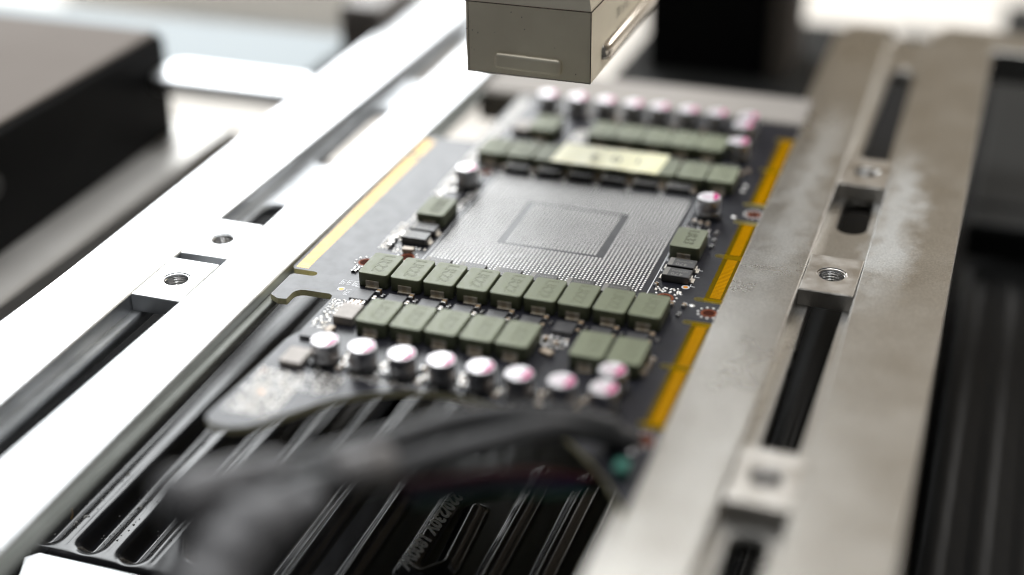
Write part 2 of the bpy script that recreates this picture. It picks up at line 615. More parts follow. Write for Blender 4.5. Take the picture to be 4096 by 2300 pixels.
# ---- black housing at the left
t = thing('equipment_housing', 'large blurred black housing with a taupe top, left of the rails', 'housing', (-300, -90, -23.9))
mb = MB()
mb.box(-460, -156, -330, 92, -23.9, 12.0, 0, 1.5)
part('side_shell', mb, M_dark, t)
mb = MB()
mb.box(-459, -157.5, -329, 91, 12.1, 13.2, 0, 0.6)
part('top_panel', mb, M_taupe, t)
mb = MB()
mb.lathe([(0.0, 0), (4, 0.0), (4, 2.2), (2.6, 2.6), (0.0, 2.6)], 0, 0, 20)
for v in range(len(mb.v)):
    x, y, z = mb.v[v]
    mb.v[v] = (-156 + z, -8 + x, -2 + y)
part('side_screw', mb, M_plastic, t)

# ---- dark column, brown block, pale cabinet
t = thing('upright_column', 'blurred black upright column behind the nozzle', 'column', (10, 238, -30))
mb = MB()
mb.prism(rrect(-19, 29, 222, 262, 2), -30, 330, 0)
part('post', mb, M_dark, t)
mb = MB()
mb.box(29.1, 37, 226, 262, -30, 330)
part('post_sheen', mb, M_taupe, t)  # lighter strip added as the soft reflection on the post's right edge
mb = MB()
mb.box(-30, 58, 160, 300, -42, -30.1, 0, 1)
part('foot', mb, M_dark2, t)
mb = MB()
mb.box(-117, -101, 150, 200, -19.8, 8, 0, 0.6)
solo('brown_block', mb, M_brown, 'small blurred grey-brown block standing behind the left rail', 'block', (-109, 175, -19.8))
t0 = t
t = thing('cabinet', 'blurred white and pale blue-grey cabinet far behind the left rail', 'cabinet', (-245, 420, -117))
mb = MB()
mb.box(-420, -150, 400, 640, -117.5, -60, 0, 2)
part('body', mb, M_white, t)
mb = MB()
mb.box(-352, -225, 397, 399.9, -116, -96, 0, 0.5)
part('door_panel', mb, M_pale, t)

# ---- right-hand side behind the rail
mb = MB()
mb.box(113.0, 330, 176, 420, -60, -50, 0, 1.0)
solo('rear_cover', mb, M_dark2, 'blurred charcoal cover panel beyond the right rail', 'cover', (220, 300, -60))
mb = MB()
mb.prism(rect(112.8, 330, 152, 168), -60, -47, 2.0, seg=2)
solo('frame_bar', mb, M_dark2, 'blurred dim grey bar across the black area right of the right rail', 'frame bar', (220, 160, -60))


# ================================================================ ceramic heater plates
def seg_d(px, py, ax, ay, bx, by):
    dx, dy = bx - ax, by - ay
    q = dx * dx + dy * dy
    u = 0 if q == 0 else max(0, min(1, ((px - ax) * dx + (py - ay) * dy) / q))
    return math.hypot(px - ax - u * dx, py - ay - u * dy)


def heater(x0, x1, y0, y1, top, paths, hw, hgt, label, creases=(), dx=0.5, dy=2.5, mface=None):
    t = thing('ceramic_heater', label, 'heater plate', ((x0 + x1) / 2, (y0 + y1) / 2, top - 12), 'black ceramic heater plates')
    nx = int((x1 - x0) / dx) + 1
    ys = []
    y = y0
    while y < y1 - 0.01:
        ys.append(y)
        near = any(abs(y - q) < 9 for p in paths for (_, q) in p) or y < y0 + 12 or y > y1 - 12
        y += 0.8 if near else dy
    ys.append(y1)
    V, F = [], []
    for yy in ys:
        for i in range(nx):
            xx = x0 + (x1 - x0) * i / (nx - 1)
            e = min(xx - x0, x1 - xx, yy - y0, y1 - yy)
            cr = 7.0  # rounded plate corner
            ddx, ddy = max(0, cr - min(xx - x0, x1 - xx)), max(0, cr - min(yy - y0, y1 - yy))
            if ddx > 0 and ddy > 0:
                e = min(e, cr - math.hypot(ddx, ddy))
            z = 0.0
            if e < 4.0:
                k = 1 - max(-2.0, e) / 4.0
                z -= 5.0 * k ** 2.4
            d = 99
            for p in paths:
                for a, b_ in zip(p[:-1], p[1:]):
                    if abs(xx - a[0]) < 14 or abs(xx - b_[0]) < 14:
                        d = min(d, seg_d(xx, yy, a[0], a[1], b_[0], b_[1]))
            if d < hw:
                z += hgt * (0.5 + 0.5 * math.cos(math.pi * d / hw)) ** (1.5 if hgt < 0 else 0.8)
            for cx in creases:
                q = abs(xx - cx)
                if q < 0.5 and yy > y0 + 6:
                    z -= 0.09 * (1 - q / 0.5)
            z += 0.025 * math.sin(xx * 0.9 + yy * 0.13) * math.sin(yy * 0.21 + xx * 0.31)
            V.append((xx, yy, top + z))
    ny = len(ys)
    for j in range(ny - 1):
        for i in range(nx - 1):
            F.append((j * nx + i, j * nx + i + 1, (j + 1) * nx + i + 1, (j + 1) * nx + i))
    mb = MB().add(V, F, 0, True)
    part('glazed_face', mb, mface or M_glaze, t)
    mb = MB()
    mb.prism(rrect(x0 + 0.3, x1 - 0.3, y0 + 0.3, y1 - 0.3, 7), top - 12, top - 4.6, 0)
    part('plate_body', mb, M_glaze, t)
    return t


ZH = -55.0
heater(-99.0, -37.6, -94.5, 141, ZH,
       [[(-92.2, -85.5), (-92.2, 133)], [(-79.9, -85.5), (-79.9, 133)], [(-67.6, -86), (-67.6, 133)],
        [(-55.3, 133), (-55.3, -75), (-52.6, -80), (-44, -82)], [(-43.0, 133), (-43.0, -70)]], 5.6, -3.2,
       'leftmost black ridged heater plate with rounded corner and dusty bright strips', (-86.05, -73.75, -61.45))
hB = heater(-34.5, 40, -260, 141, ZH,
            [[(-26, -250), (-26, 133)], [(-13.6, -250), (-13.6, 133)],
             [(-1.2, -72), (-1.2, -42), (1.6, -35), (6.8, -31)], [(7.6, -68), (6.4, -44.5)],
             [(7.6, -68), (3.0, -73.5), (-1.2, -72)], [(18.0, -250), (18.0, -23.5)], [(30.2, -250), (30.2, -23)]], 3.3, 3.0,
            'black ridged heater plate with embossed voltage lettering, below the circuit board', ())
heater(43, 104, -260, 141, ZH, [[(50 + 12.4 * k, -250), (50 + 12.4 * k, 133)] for k in range(5)], 2.8, 2.2,
       'black ridged heater plate mostly hidden under the right rail', (), mface=M_glaze_dim)
heaterD = heater(112, 173, -262, 148, ZH - 4, [[(118 + 10.5 * k, -250), (118 + 10.5 * k, 138)] for k in range(6)], 3.4, 0.7,
       'rightmost black ridged heater plate, right of the right rail', (), mface=M_glaze_dim)
# embossed rating on the slope of a ridge (reads towards the camera)
mt = Matrix.Rotation(R(-93), 4, 'Z')
me = text_mesh('rating_lettering', '220/230V 1800W', 4.3, M_emb, 0.26, Matrix.Rotation(R(20), 4, 'Y') @ mt, space=1.05)
o = place('rating_lettering', me, hB)
o.location = Vector((-0.6, -57.5, ZH + 2.7)) * MM - Vector(BASE[hB]) * MM

mb = MB()
mb.prism([(-87.0, -150), (-30, -150), (-30, -96.0), (-87.4, -96.0), (-90.0, -99.0), (-87.2, -105)], -70, -52.0, 0.5)
solo('tray_rim', mb, M_alu, 'glaring white metal rim in front of the leftmost heater plate', 'metal rim', (-58, -123, -70))
mb = MB()
pth = spline([(-17.1, 2.7, -53.5), (-11, -4.1, -51.5), (-5.2, -10.2, -51.5), (-3, -12, -52.5)], 6)
mb.tube(pth, 1.0, 10)
mb.prism([(-13.5, 0.2), (-6.8, -8.6), (-4.0, -5.0), (-6.6, 0.6)], -53.0, -51.4, 0.3)
solo('lead_clip', mb, M_beige, 'small beige clip on the heater seen through the fan cutout', 'clip', (-10, -3, -53.4))
# dust and flakes on the left heater
mb = MB()
for i in range(130):
    cx = random.choice((-88.6, -76.3, -63.9, -88.6, -76.3)) + random.gauss(0, 1.6)
    cy = -86 + abs(random.gauss(0, 22))
    s_ = random.uniform(0.1, 0.32) * (2.2 if random.random() < 0.08 else 1)
    a = random.uniform(0, 6.28)
    q = [(cx + s_ * random.uniform(.5, 1.3) * math.cos(a + k * 1.57), cy + s_ * random.uniform(.7, 2.2) * math.sin(a + k * 1.57)) for k in range(4)]
    mb.add([(x, y, ZH + 0.05) for x, y in q] + [(cx, cy, ZH + 0.05 + s_ * 0.5)], [(0, 1, 4), (1, 2, 4), (2, 3, 4), (3, 0, 4)])
o = bpy.data.objects.new('dust_flakes', mb.mesh('dust_flakes', M_flake))
COL.objects.link(o)
tag(o, 'pale dust flakes scattered on the leftmost heater plate', 'dust', kind='stuff')
mb = MB()
mb.tube(spline([(-89.9, -79.6, ZH + .4), (-89.7, -79.0, ZH + 1.6), (-90.2, -78.5, ZH + 3.0)], 4), 0.28, 6)
solo('straw_scrap', mb, M_straw, 'tiny straw-coloured scrap on the leftmost heater plate', 'scrap', (-89.9, -79, ZH))

# ================================================================ circuit board
board = thing('circuit_board', 'dark graphics circuit board with bare chip grid, clamped between the two rails', 'circuit board', (0, 0, 0))
SLOTS = [(66.9, 54.2), (42.2, 54.2), (30.4, 54.0), (9.0, 53.5), (-15.5, 53.5), (-27.4, 53.5), (-48.6, 53.3), (-73.1, 54.5), (90.6, 54.5)]


def slot_r(y, xt, x_edge=62.6, hw=1.05):
    return [(x_edge, y - hw)] + [(xt + hw - hw * math.sin(R(a)), y - hw * math.cos(R(a))) for a in range(0, 181, 30)] + [(x_edge, y + hw)]


O = []
O += [(-34.1, -98.0), (-33.6, -99.9), (-32.0, -101.2), (-29.5, -101.7), (-26.5, -101.4), (-24.0, -100.2), (-21.5, -97.8)]
arc = [(-19.3, -95.0), (-16.7, -91.8), (-13.6, -87.6), (-10.1, -83.9), (-6.3, -80.9), (-2.0, -78.5), (3.6, -76.2), (9.6, -74.9), (14.5, -74.4),
       (19.5, -74.5), (25, -75.0), (30.0, -76.3), (35, -78.4), (40, -81.6), (45.2, -86.0), (49.5, -90), (53.5, -94.5), (57.0, -99.3), (59.5, -103.5)]
O += arc
O += [(62.6, -104.0)]
for y, xt in sorted(SLOTS):
    O += slot_r(y, xt)
O += [(62.6, 104.0), (-29.0, 104.0), (-31.0, 102.0), (-31.0, 62.6), (-32.0, 61.6), (-46.5, 61.0), (-47.6, 59.8)]
O += [(-47.6, -29.6), (-46.6, -31.1)]
O += [(-40.8 + 1.15 * math.sin(R(a)), -32.3 + 1.2 * math.cos(R(a))) for a in range(0, 181, 30)]
O += [(-45.3, -33.6), (-46.1, -34.6), (-46.1, -45.2), (-43.5, -46.7), (-41.2, -46.4), (-41.2, -43.2), (-40.9, -42.0), (-40.0, -41.1), (-38.8, -40.8),
      (-32.2, -40.7), (-31.2, -41.4), (-30.8, -43.0), (-30.8, -60.0), (-31.6, -61.8), (-32.4, -64.5), (-33.2, -85.0)]
mb = MB()
mb.prism(O, -1.6, 0.0, 0.0, 0, ms=1)
part('substrate', mb, [M_mask, M_fr4], board)

# ---- gold contacts (too small to pick apart singly)
mb = MB()
y = -30.0
while y < 57.6:
    if not (44.4 < y < 46.2):
        mb.box(-46.5, -43.2, y, y + 0.74, 0.004, 0.035)
    y += 1.0
for a, b_ in ((-72.0, -50.0), (-47.3, -28.8), (-13.9, 7.6), (10.4, 29.0), (43.6, 65.5), (68.3, 89.2)):
    y = a
    while y < b_:
        mb.box(57.1, 59.7, y, y + 0.5, 0.004, 0.035)
        y += 0.72
part('gold_contacts', mb, M_gold, board, 'stuff')

# ---- the bare grid of solder pads where the chip was: 57 x 57 with an empty ring
mb = MB()
for i in range(-16, 41):
    for j in range(-16, 41):
        inner = 0 <= i <= 24 and 0 <= j <= 24
        ring = -2 <= i <= 26 and -1 <= j <= 25
        if ring and not inner:
            continue
        if (i in (-16, 40)) and (j in (-16, 40)):
            continue
        mb.dome(i + random.uniform(-.03, .03), j + random.uniform(-.03, .03), 0.003, 0.315, 0.12 * random.uniform(.85, 1.15), 8)
part('solder_pad_grid', mb, M_tin, board, 'stuff')
# outline printed round the chip
mb = MB()
for x0, x1, y0, y1 in ((-17.6, -17.35, -17, 41), (41.9, 42.15, -20, 41), (-17.6, 42.15, 41.2, 41.4), (-17.6, -12, -17.2, -17.0)):
    mb.box(x0, x1, y0, y1, 0.003, 0.02)
for x, y in ((-27.8, -35.4), (42.4, 2.2), (42.3, -3.7), (51.2, -4.6), (51.2, -0.8), (51.2, -9.8)):
    mb.box(x, x + 1.3, y, y + 0.22, 0.003, 0.02)
    mb.box(x, x + 0.22, y, y + 1.2, 0.003, 0.021)
part('silkscreen_outline', mb, M_silk, board)


def silk(txt, x, y, size, rz):
    me = text_mesh('silkscreen_text', txt, size, M_silk)
    o = place('silkscreen_text', me, board, (x, y, 0.02), R(rz))
    return o


for txt, x, y in (('L62', -31.6, -34.1), ('L61', -30.0, -34.0), ('L60', -28.4, -33.9)):
    silk(txt, x, y, 1.75, -92)
silk('U24', -28.6, -38.6, 1.9, -92)

# ---- fiducials, copper-lined mounting holes with their dots
for x, y in ((-30.5, -37.6), (50.3, -10.4), (-27.0, -86.7)):
    mb = MB()
    mb.lathe([(1.05, 0.003), (1.05, 0.022), (0.62, 0.022)], x, y, 20, 0)
    mb.lathe([(0.6, 0.024), (0.0, 0.026)], x, y, 20, 1)
    part('fiducial', mb, [M_silk, M_orange], board)
HOLES = [(-30.6, -22.3, 1.9), (-21.6, -16.4, 1.8), (46.6, -17.4, 2.2), (58.6, -21.6, 1.8), (58.4, 36.2, 1.7), (-20.6, 41.0, 1.6), (57.4, -79.0, 2.0),
         (-31.0, -78.4, 0.7)]
for x, y, r in HOLES:
    mb = MB()
    mb.lathe([(r + 0.15, 0.003), (r + 0.1, 0.03), (r * 0.9, 0.03), (r * 0.82, 0.008), (0.0, 0.008)], x, y, 24, 0, [0, 0, 0, 1])
    part('copper_hole', mb, [M_copper, M_hole], board)
mb = MB()
for x, y, r in HOLES[:-1]:
    for k in range(11):
        a = 2 * math.pi * k / 11 + 0.2
        mb.dome(x + (r + 0.85) * math.cos(a), y + (r + 0.85) * math.sin(a), 0.003, 0.36, 0.22, 8)
part('hole_ring_dots', mb, M_tin, board, 'stuff')

# ---- inductors
mb = MB()
mb.prism(rrect(-3.93, 3.93, -5.75, 5.75, 0.95, 6), 0.12, 3.8, 0.2, 0, seg=3, sm=True)
ME_ind = mb.mesh('inductor', M_ind)
mb = MB()
for s_ in (-1, 1):
    y0 = s_ * 5.76
    yb = y0 + s_ * 0.28
    mb.box(-1.75, 1.75, min(y0, yb), max(y0, yb), 0.45, 1.95, 0, 0.06)
    ye = y0 + s_ * 0.85
    mb.box(-1.7, 1.7, min(y0, ye), max(y0, ye), 0.02, 0.42, 0, 0.08)
ME_term = mb.mesh('terminal', M_term)
mrot = Matrix.Rotation(R(-90), 4, 'Z')
ME_lr22 = text_mesh('laser_marking', 'LR22', 4.3, M_mark, 0.03, mrot, space=1.02)
ME_lr33 = text_mesh('laser_marking', 'LR33', 3.9, M_mark2, 0.07, mrot, space=1.02)


def inductor(x, y, mark=None):
    o = place('inductor', ME_ind, board, (x + random.uniform(-.06, .06), y + random.uniform(-.12, .12), 0), R(random.uniform(-.5, .5)))
    place('terminal', ME_term, o)
    if mark:
        place('laser_marking', mark, o, (0.35, 0.4, 3.805))
    return o


for i in range(9):
    inductor(-23.33 + 8.635 * i, -28.85, ME_lr22)
for i in (0, 1, 2, 3, 4, 6, 7):
    inductor(-14.1 + 8.65 * i, -51.2 + (0.5 if i > 5 else 0), ME_lr22)
for i in range(9):
    inductor(-21.6 + 8.5 * i, 52.3, ME_lr22)
for x in (5.4, 13.8, 22.2, 30.4, 38.6):
    inductor(x, 73.8, ME_lr22)
inductor(-13.0, 73.8, ME_lr22)
inductor(46.4, 9.4, ME_lr33)
inductor(-22.6, 7.6, ME_lr33)

# ---- tantalum capacitors marked 470
mb = MB()
mb.prism(rrect(-3.45, 3.45, -2.2, 2.2, 0.12, 1), 0.1, 1.0, 0, 0)
mb.prism(rrect(-3.45, 3.45, -2.2, 2.2, 0.12, 1), 1.0, 2.0, 0.10, 0)
ME_tan = mb.mesh('tantalum_capacitor', M_chip)
mb = MB()
for s_ in (-1, 1):
    x0 = s_ * 3.46
    x1 = x0 + s_ * 0.35
    mb.box(min(x0, x1), max(x0, x1), -1.2, 1.2, 0.02, 1.05, 0, 0.05)
    x1 = x0 + s_ * 0.95
    mb.box(min(x0, x1), max(x0, x1), -1.15, 1.15, 0.01, 0.3, 0, 0.06)
ME_tterm = mb.mesh('terminal', M_tin_dull)
mb = MB()
mb.box(-3.34, -2.15, -2.08, 2.08, 2.002, 2.012)
ME_tstripe = mb.mesh('polarity_stripe', M_stripe)
r180 = Matrix.Rotation(math.pi, 4, 'Z')
ME_t470 = text_mesh('value_print', '470', 1.9, M_print, 0, Matrix.Translation((0.1 * MM, -1.0 * MM, 0)) @ r180, space=1.1)
ME_tcode = text_mesh('code_print', 'SDWPQ d', 1.15, M_print, 0, Matrix.Translation((0.0 * MM, 0.75 * MM, 0)) @ r180, space=1.05)


def tantalum(x, y):
    o = place('tantalum_capacitor', ME_tan, board, (x, y, 0), R(random.uniform(-.8, .8)))
    place('terminal', ME_tterm, o)
    place('polarity_stripe', ME_tstripe, o)
    place('value_print', ME_t470, o, (0, 0, 2.012))
    place('code_print', ME_tcode, o, (0, 0, 2.012))


for x, y in ((47.25, -1.4), (47.3, -6.9), (-22.6, -1.7), (-22.8, -7.2)):
    tantalum(x, y)
for i in range(6):
    tantalum(-11.9 + 9.4 * i, -19.9)
    tantalum(-11.9 + 9.5 * i, 44.7)

# ---- silver can capacitors with magenta mark
mb = MB()
c = 0.9
mb.prism([(-3.3 + c, -3.3), (3.3 - c, -3.3), (3.3, -3.3 + c), (3.3, 3.3), (-3.3, 3.3), (-3.3, -3.3 + c)], 0.05, 1.0, 0.1, 0)
ME_cbase = mb.mesh('plastic_base', M_plastic)
mb = MB()
mb.lathe([(2.7, 0.95), (3.0, 1.15), (3.15, 1.6), (2.95, 2.0), (2.95, 2.25), (3.15, 2.6), (3.2, 5.2), (3.12, 5.65), (2.9, 5.9), (2.6, 5.98), (2.45, 5.9)], 0, 0, 40)
ME_can = mb.mesh('electrolytic_capacitor', M_can)
mb = MB()
mb.lathe([(2.46, 5.9), (0.0, 5.9)], 0, 0, 40)
mb.lathe([(2.9, 5.93), (2.62, 6.0), (2.45, 5.915)], 0, 0, 40)
ME_ctop = mb.mesh('can_top', M_cantop, recalc=False)
mb = MB()
seg = [(2.6 * math.cos(R(a)), 2.6 * math.sin(R(a))) for a in range(-64, 65, 6)]
mb.prism(seg, 5.985, 6.02)
ME_cmark = mb.mesh('polarity_mark', M_magenta)
mprint = Matrix.Rotation(R(180), 4, 'Z')
ME_cprint = text_mesh('value_print', '470\n6.3 V', 1.25, M_pink, 0, Matrix.Translation((-0.5 * MM, 0, 0)) @ mprint)
mb = MB()
for s_ in (-1, 1):
    mb.box(-0.45, 0.45, min(s_ * 3.2, s_ * 4.1), max(s_ * 3.2, s_ * 4.1), 0.02, 0.3, 0, 0.08)
ME_clead = mb.mesh('lead', M_tin_dull)


def can(x, y, rz=0):
    o = place('electrolytic_capacitor', ME_can, board, (x + random.uniform(-.15, .15), y + random.uniform(-.15, .15), 0), R(rz + random.uniform(-4, 4)))
    place('plastic_base', ME_cbase, o)
    place('can_top', ME_ctop, o)
    place('polarity_mark', ME_cmark, o)
    place('value_print', ME_cprint, o, (0, 0, 5.91))
    place('lead', ME_clead, o)


for x in (-19.0, -9.7, -0.2, 9.3, 18.4, 27.4, 37.0, 46.5):
    can(x, -70.7, -8)
can(46.2, -63.1, -8)
for x in (-18.1, -8.6, 0.6, 9.6, 18.1, 27.1, 36.0, 45.6):
    can(x, 92.8, 0)
can(45.6, 85.6)
can(46.8, 72.6)
can(46.8, 31.2, 8)
can(-22.3, 30.2, -12)

# ---- flat power chips in the gaps, small ceramic parts
mb = MB()
mb.prism(rect(-2.45, 2.45, -2.45, 2.45), 0.12, 0.95, 0.06, 0)
ME_pchip = mb.mesh('power_chip', M_chipgrey)
mb = MB()
for s_ in (-1, 1):
    for k in range(6):
        x = -2.05 + k * 0.82
        ya, yb = s_ * 2.46, s_ * 2.95
        mb.box(x - .17, x + .17, min(ya, yb), max(ya, yb), 0.02, 0.2)
ME_pleg = mb.mesh('chip_pins', M_tin)


def pchip(x, y, rz=0):
    o = place('power_chip', ME_pchip, board, (x, y, 0), R(rz))
    place('chip_pins', ME_pleg, o)


for i in range(9):
    pchip(-23.7 + 8.64 * i, -40.1)
    pchip(-21.8 + 8.5 * i, 63.0)
pchip(-24.0, 20.0)
pchip(-27.2, -60.5, 2)
# tan flat parts
mb = MB()
mb.prism(rrect(-2.6, 2.6, -3.6, 3.6, .25, 2), 0.1, 2.2, 0.12, 0, seg=2)
ME_tan2 = mb.mesh('shielded_coil', M_white_sq)
place('shielded_coil', ME_tan2, board, (-22.6, -50.5, 0))
place('shielded_coil', ME_tan2, board, (-20.4, 74.0, 0))
mb = MB()
mb.prism(rrect(-2.7, 2.7, -3.4, 3.4, .3, 2), 0.1, 1.6, 0.15, 0, seg=2)
ME_xtal = mb.mesh('oscillator_can', M_white_sq)
place('oscillator_can', ME_xtal, board, (-25.8, -72.3, 0))
mb = MB()
mb.prism(rrect(-1.5, 1.5, -0.9, 0.9, .15, 1), 0.05, 1.0, 0.1, 0)
ME_lx = mb.mesh('ceramic_block', M_ceram)
place('ceramic_block', ME_lx, board, (-22.6, -13.2, 0), R(8))
place('ceramic_block', ME_lx, board, (27.6, -52.0, 0), R(-20))
place('ceramic_block', ME_lx, board, (-24.2, -57.8, 0), R(85))

# chip capacitors and resistors: brown or black body, tin ends (a few millimetres, joined)
mbs = MB()


def smd(x, y, L, W, H, rz, m):
    c_, s_ = math.cos(R(rz)), math.sin(R(rz))

    def bx(a0, a1, b0, b1, z0, z1, mi):
        k = len(mbs.v)
        mbs.box(a0, a1, b0, b1, z0, z1, mi)
        for q in range(k, len(mbs.v)):
            px, py, pz = mbs.v[q]
            mbs.v[q] = (x + px * c_ - py * s_, y + px * s_ + py * c_, pz)
    e = L * 0.24
    bx(-L / 2 + e, L / 2 - e, -W / 2, W / 2, 0.03, H, m)
    bx(-L / 2, -L / 2 + e, -W / 2 - .02, W / 2 + .02, 0.02, H + .03, 2)
    bx(L / 2 - e, L / 2, -W / 2 - .02, W / 2 + .02, 0.02, H + .03, 2)


for i in range(9):
    x = -20.3 + 8.64 * i
    smd(x - 0.3, -36.9, 1.9, 1.0, 0.95, 90, 0)
    smd(x + 1.3, -38.3, 1.2, 0.7, 0.5, 80, 1)
    smd(x - 0.2, -40.0, 1.3, 0.8, 0.6, 90, 0)
    x = -17.6 + 8.5 * i
    smd(x - .3, 60.6, 1.9, 1.1, 0.95, 90, 0)
    smd(x + 1.1, 63.0, 1.9, 1.1, 0.95, 90, 0)
for i in range(7):
    smd(-16.8 + 9.45 * i, 44.3, 2.0, 1.1, 1.0, 90, 0)
    smd(-7.2 + 9.4 * i, -20.6, 1.6, 0.9, 0.8, 90, 0)
for x, y, L, W, H, rz, m in ((-31.2, -26.4, 1.3, .6, .5, 0, 1), (-31.1, -27.3, 1.3, .6, .5, 0, 1), (-31.3, -28.2, 1.3, .6, .5, 0, 1),
                             (-28.6, -8.6, 2.0, 1.2, .9, 80, 1), (-28.2, -11.6, 2.0, 1.2, .9, 85, 1), (-27.4, -5.4, 2.0, 1.2, .9, 85, 1),
                             (43.2, -11.6, 1.2, .8, .7, 60, 0), (44.2, 26.0, 1.8, 1.0, .9, 90, 0), (46.0, 25.4, 1.8, 1.0, .9, 90, 0),
                             (48.0, 25.0, 1.8, 1.0, .9, 90, 0), (51.3, 21.0, 1.6, .8, .7, 80, 1), (51.6, 16.6, 1.6, .8, .7, 84, 1), (51.8, 13.0, 1.6, .8, .7, 80, 1),
                             (52.3, -20.4, 1.5, .9, .8, 80, 0), (52.0, -25.0, 1.6, .8, .6, 82, 1), (-24.2, -43.9, 1.6, 1.1, 1.0, 0, 0), (-22.3, -43.8, 1.6, 1.1, 1.0, 0, 0),
                             (-24.6, -45.2, 1.6, 1.1, 1.0, 0, 0), (-22.6, -45.3, 1.6, 1.1, 1.0, 0, 0), (51.4, -48, 1.8, 1.0, .9, 80, 0), (51.2, -51, 1.8, 1.0, .9, 80, 0),
                             (51.0, -54.0, 1.8, 1.0, .9, 80, 0), (25.6, -46.0, 1.8, 1.0, .9, 0, 0), (28.3, -47.5, 1.8, 1.0, .9, 70, 0), (22.6, -64.8, 1.8, 1.0, .9, 0, 0)):
    smd(x, y, L, W, H, rz, m)
for x in (-14.4, -5.0, 4.5, 13.8, 23, 32.2, 41.6):
    for k in range(4):
        smd(x + random.uniform(-1.2, 1.2), -73.2 + k * 1.9 + random.uniform(-.4, .4), 1.7, 0.9, 0.85, random.choice((0, 90, 85)), random.choice((0, 0, 1)))
    for k in range(4):
        smd(x + random.uniform(-1, 1), 88.5 + k * 2.2, 1.7, 0.9, 0.85, random.choice((0, 90)), random.choice((0, 1)))
for k in range(26):
    smd(random.uniform(-28, -24), random.uniform(20, 38), 1.6, .85, .8, random.choice((0, 90)), random.choice((0, 0, 1)))
part('chip_components', mbs, [M_brownmlcc, M_plastic, M_tin], board, 'stuff')

# scattered solder dots and test points
mb = MB()


def dots(x0, x1, y0, y1, n, r0, r1, keep=0.9, m=None):
    st = math.sqrt((x1 - x0) * (y1 - y0) / n)
    nx_, ny_ = max(1, round((x1 - x0) / st)), max(1, round((y1 - y0) / st))
    for a in range(nx_):
        for b_ in range(ny_):
            if random.random() > keep:
                continue
            x = x0 + (a + .5 + random.uniform(-.3, .3)) * (x1 - x0) / nx_
            y = y0 + (b_ + .5 + random.uniform(-.3, .3)) * (y1 - y0) / ny_
            r = min(random.uniform(r0, r1), st * .46)
            mb.dome(x, y, 0.003, r, r * 0.55, 8, random.choice((0, 0, 1)), r * random.uniform(.8, 1.15))


dots(-30.2, -25.6, -48, -42.6, 46, .28, .5)
dots(-30.0, -25.8, -60, -48, 34, .4, .8)
dots(-32.0, -20.0, -96, -77, 330, .30, .5)
dots(-20, -12, -84, -75, 60, .30, .5)
dots(-12, 8, -76, -73.8, 34, .28, .42)
dots(-31, -28, -14, 2, 70, .28, .5)
dots(-29.5, -26.8, 2, 20, 60, .3, .5)
dots(-27, -24, -15, -11, 16, .26, .4)
dots(-20.6, -18, 14, 28, 24, .3, .5)
dots(-30, -26.5, 22, 40, 80, .3, .5)
dots(-30, -26, 42, 100, 380, .35, .6)
dots(-25.5, -18.5, -12, -10.3, 10, .25, .4)
dots(43.2, 49.4, -14.4, -11.8, 22, .34, .46)
dots(48.6, 50.4, -15, -13, 6, .34, .46)
dots(24.0, 31.0, -49, -43.5, 22, .3, .5)
dots(-5, 0, 66, 80, 110, .35, .6)
dots(42.5, 50, 17, 24, 26, .25, .45)
for x, y in ((53.6, 33.0), (54.0, -19.3), (52.6, 54.0), (52.4, 50.6), (56.0, -84), (51, -77)):
    mb.dome(x, y, 0.003, 0.7, 0.3, 12)
for i in range(6):
    mb.dome(-16.2 + 9.5 * i, 41.5, 0.003, 0.75, 0.4, 12)
part('solder_dots', mb, [M_tin, M_tin_dull], board, 'stuff')

# ================================================================ things laid on the board
for a, b_, lab in ((43.0, 91.2, 'strip of amber film tape over the far gold contacts, by the right rail'),
                   (-15.9, 29.4, 'strip of amber film tape over the middle gold contacts, by the right rail'),
                   (-74.4, -27.0, 'strip of amber film tape over the near gold contacts, by the right rail')):
    mb = MB()
    n = 40
    V, F = [], []
    for j in range(n + 1):
        yy = a + (b_ - a) * j / n
        for k, xx in enumerate((55.9, 57.6, 59.2, 60.95)):
            zz = 0.07 + 0.03 * math.sin(yy * .7 + k) + (0.10 if k == 3 else 0)
            V.append((xx + (0.08 * math.sin(yy * 1.7) if k == 0 else 0), yy, zz))
    for j in range(n):
        for k in range(3):
            F.append((j * 4 + k, j * 4 + k + 1, (j + 1) * 4 + k + 1, (j + 1) * 4 + k))
    mb.add(V, F, 0, True)
    solo('film_tape', mb, M_tape, lab, 'tape', (58.4, (a + b_) / 2, 0), 'amber tape strips on the contacts')

t = thing('paper_label', 'pale yellow paper label with handwritten digits stuck on the far inductor row', 'paper label', (13, 53, 3.84))
mb = MB()
n = 16
V, F = [], []
for j in range(n + 1):
    for i in range(n + 1):
        u, v = i / n, j / n
        V.append((-2.6 + 31.6 * u + 0.6 * (v - .5), 46.0 + 13.6 * v, 3.9 + 0.10 * math.sin(u * 23) * (1 - v) + 0.25 * max(0, v - .86) * 5))
for j in range(n):
    for i in range(n):
        k = j * (n + 1) + i
        F.append((k, k + 1, k + n + 2, k + n + 1))
mb.add(V, F, 0, True)
part('sheet', mb, M_paper, t)
me = text_mesh('handwriting', '1  0  2', 6.0, M_pen, 0, Matrix.Rotation(R(186), 4, 'Z'))
place('handwriting', me, t, (2.2, -0.4, 0.20))

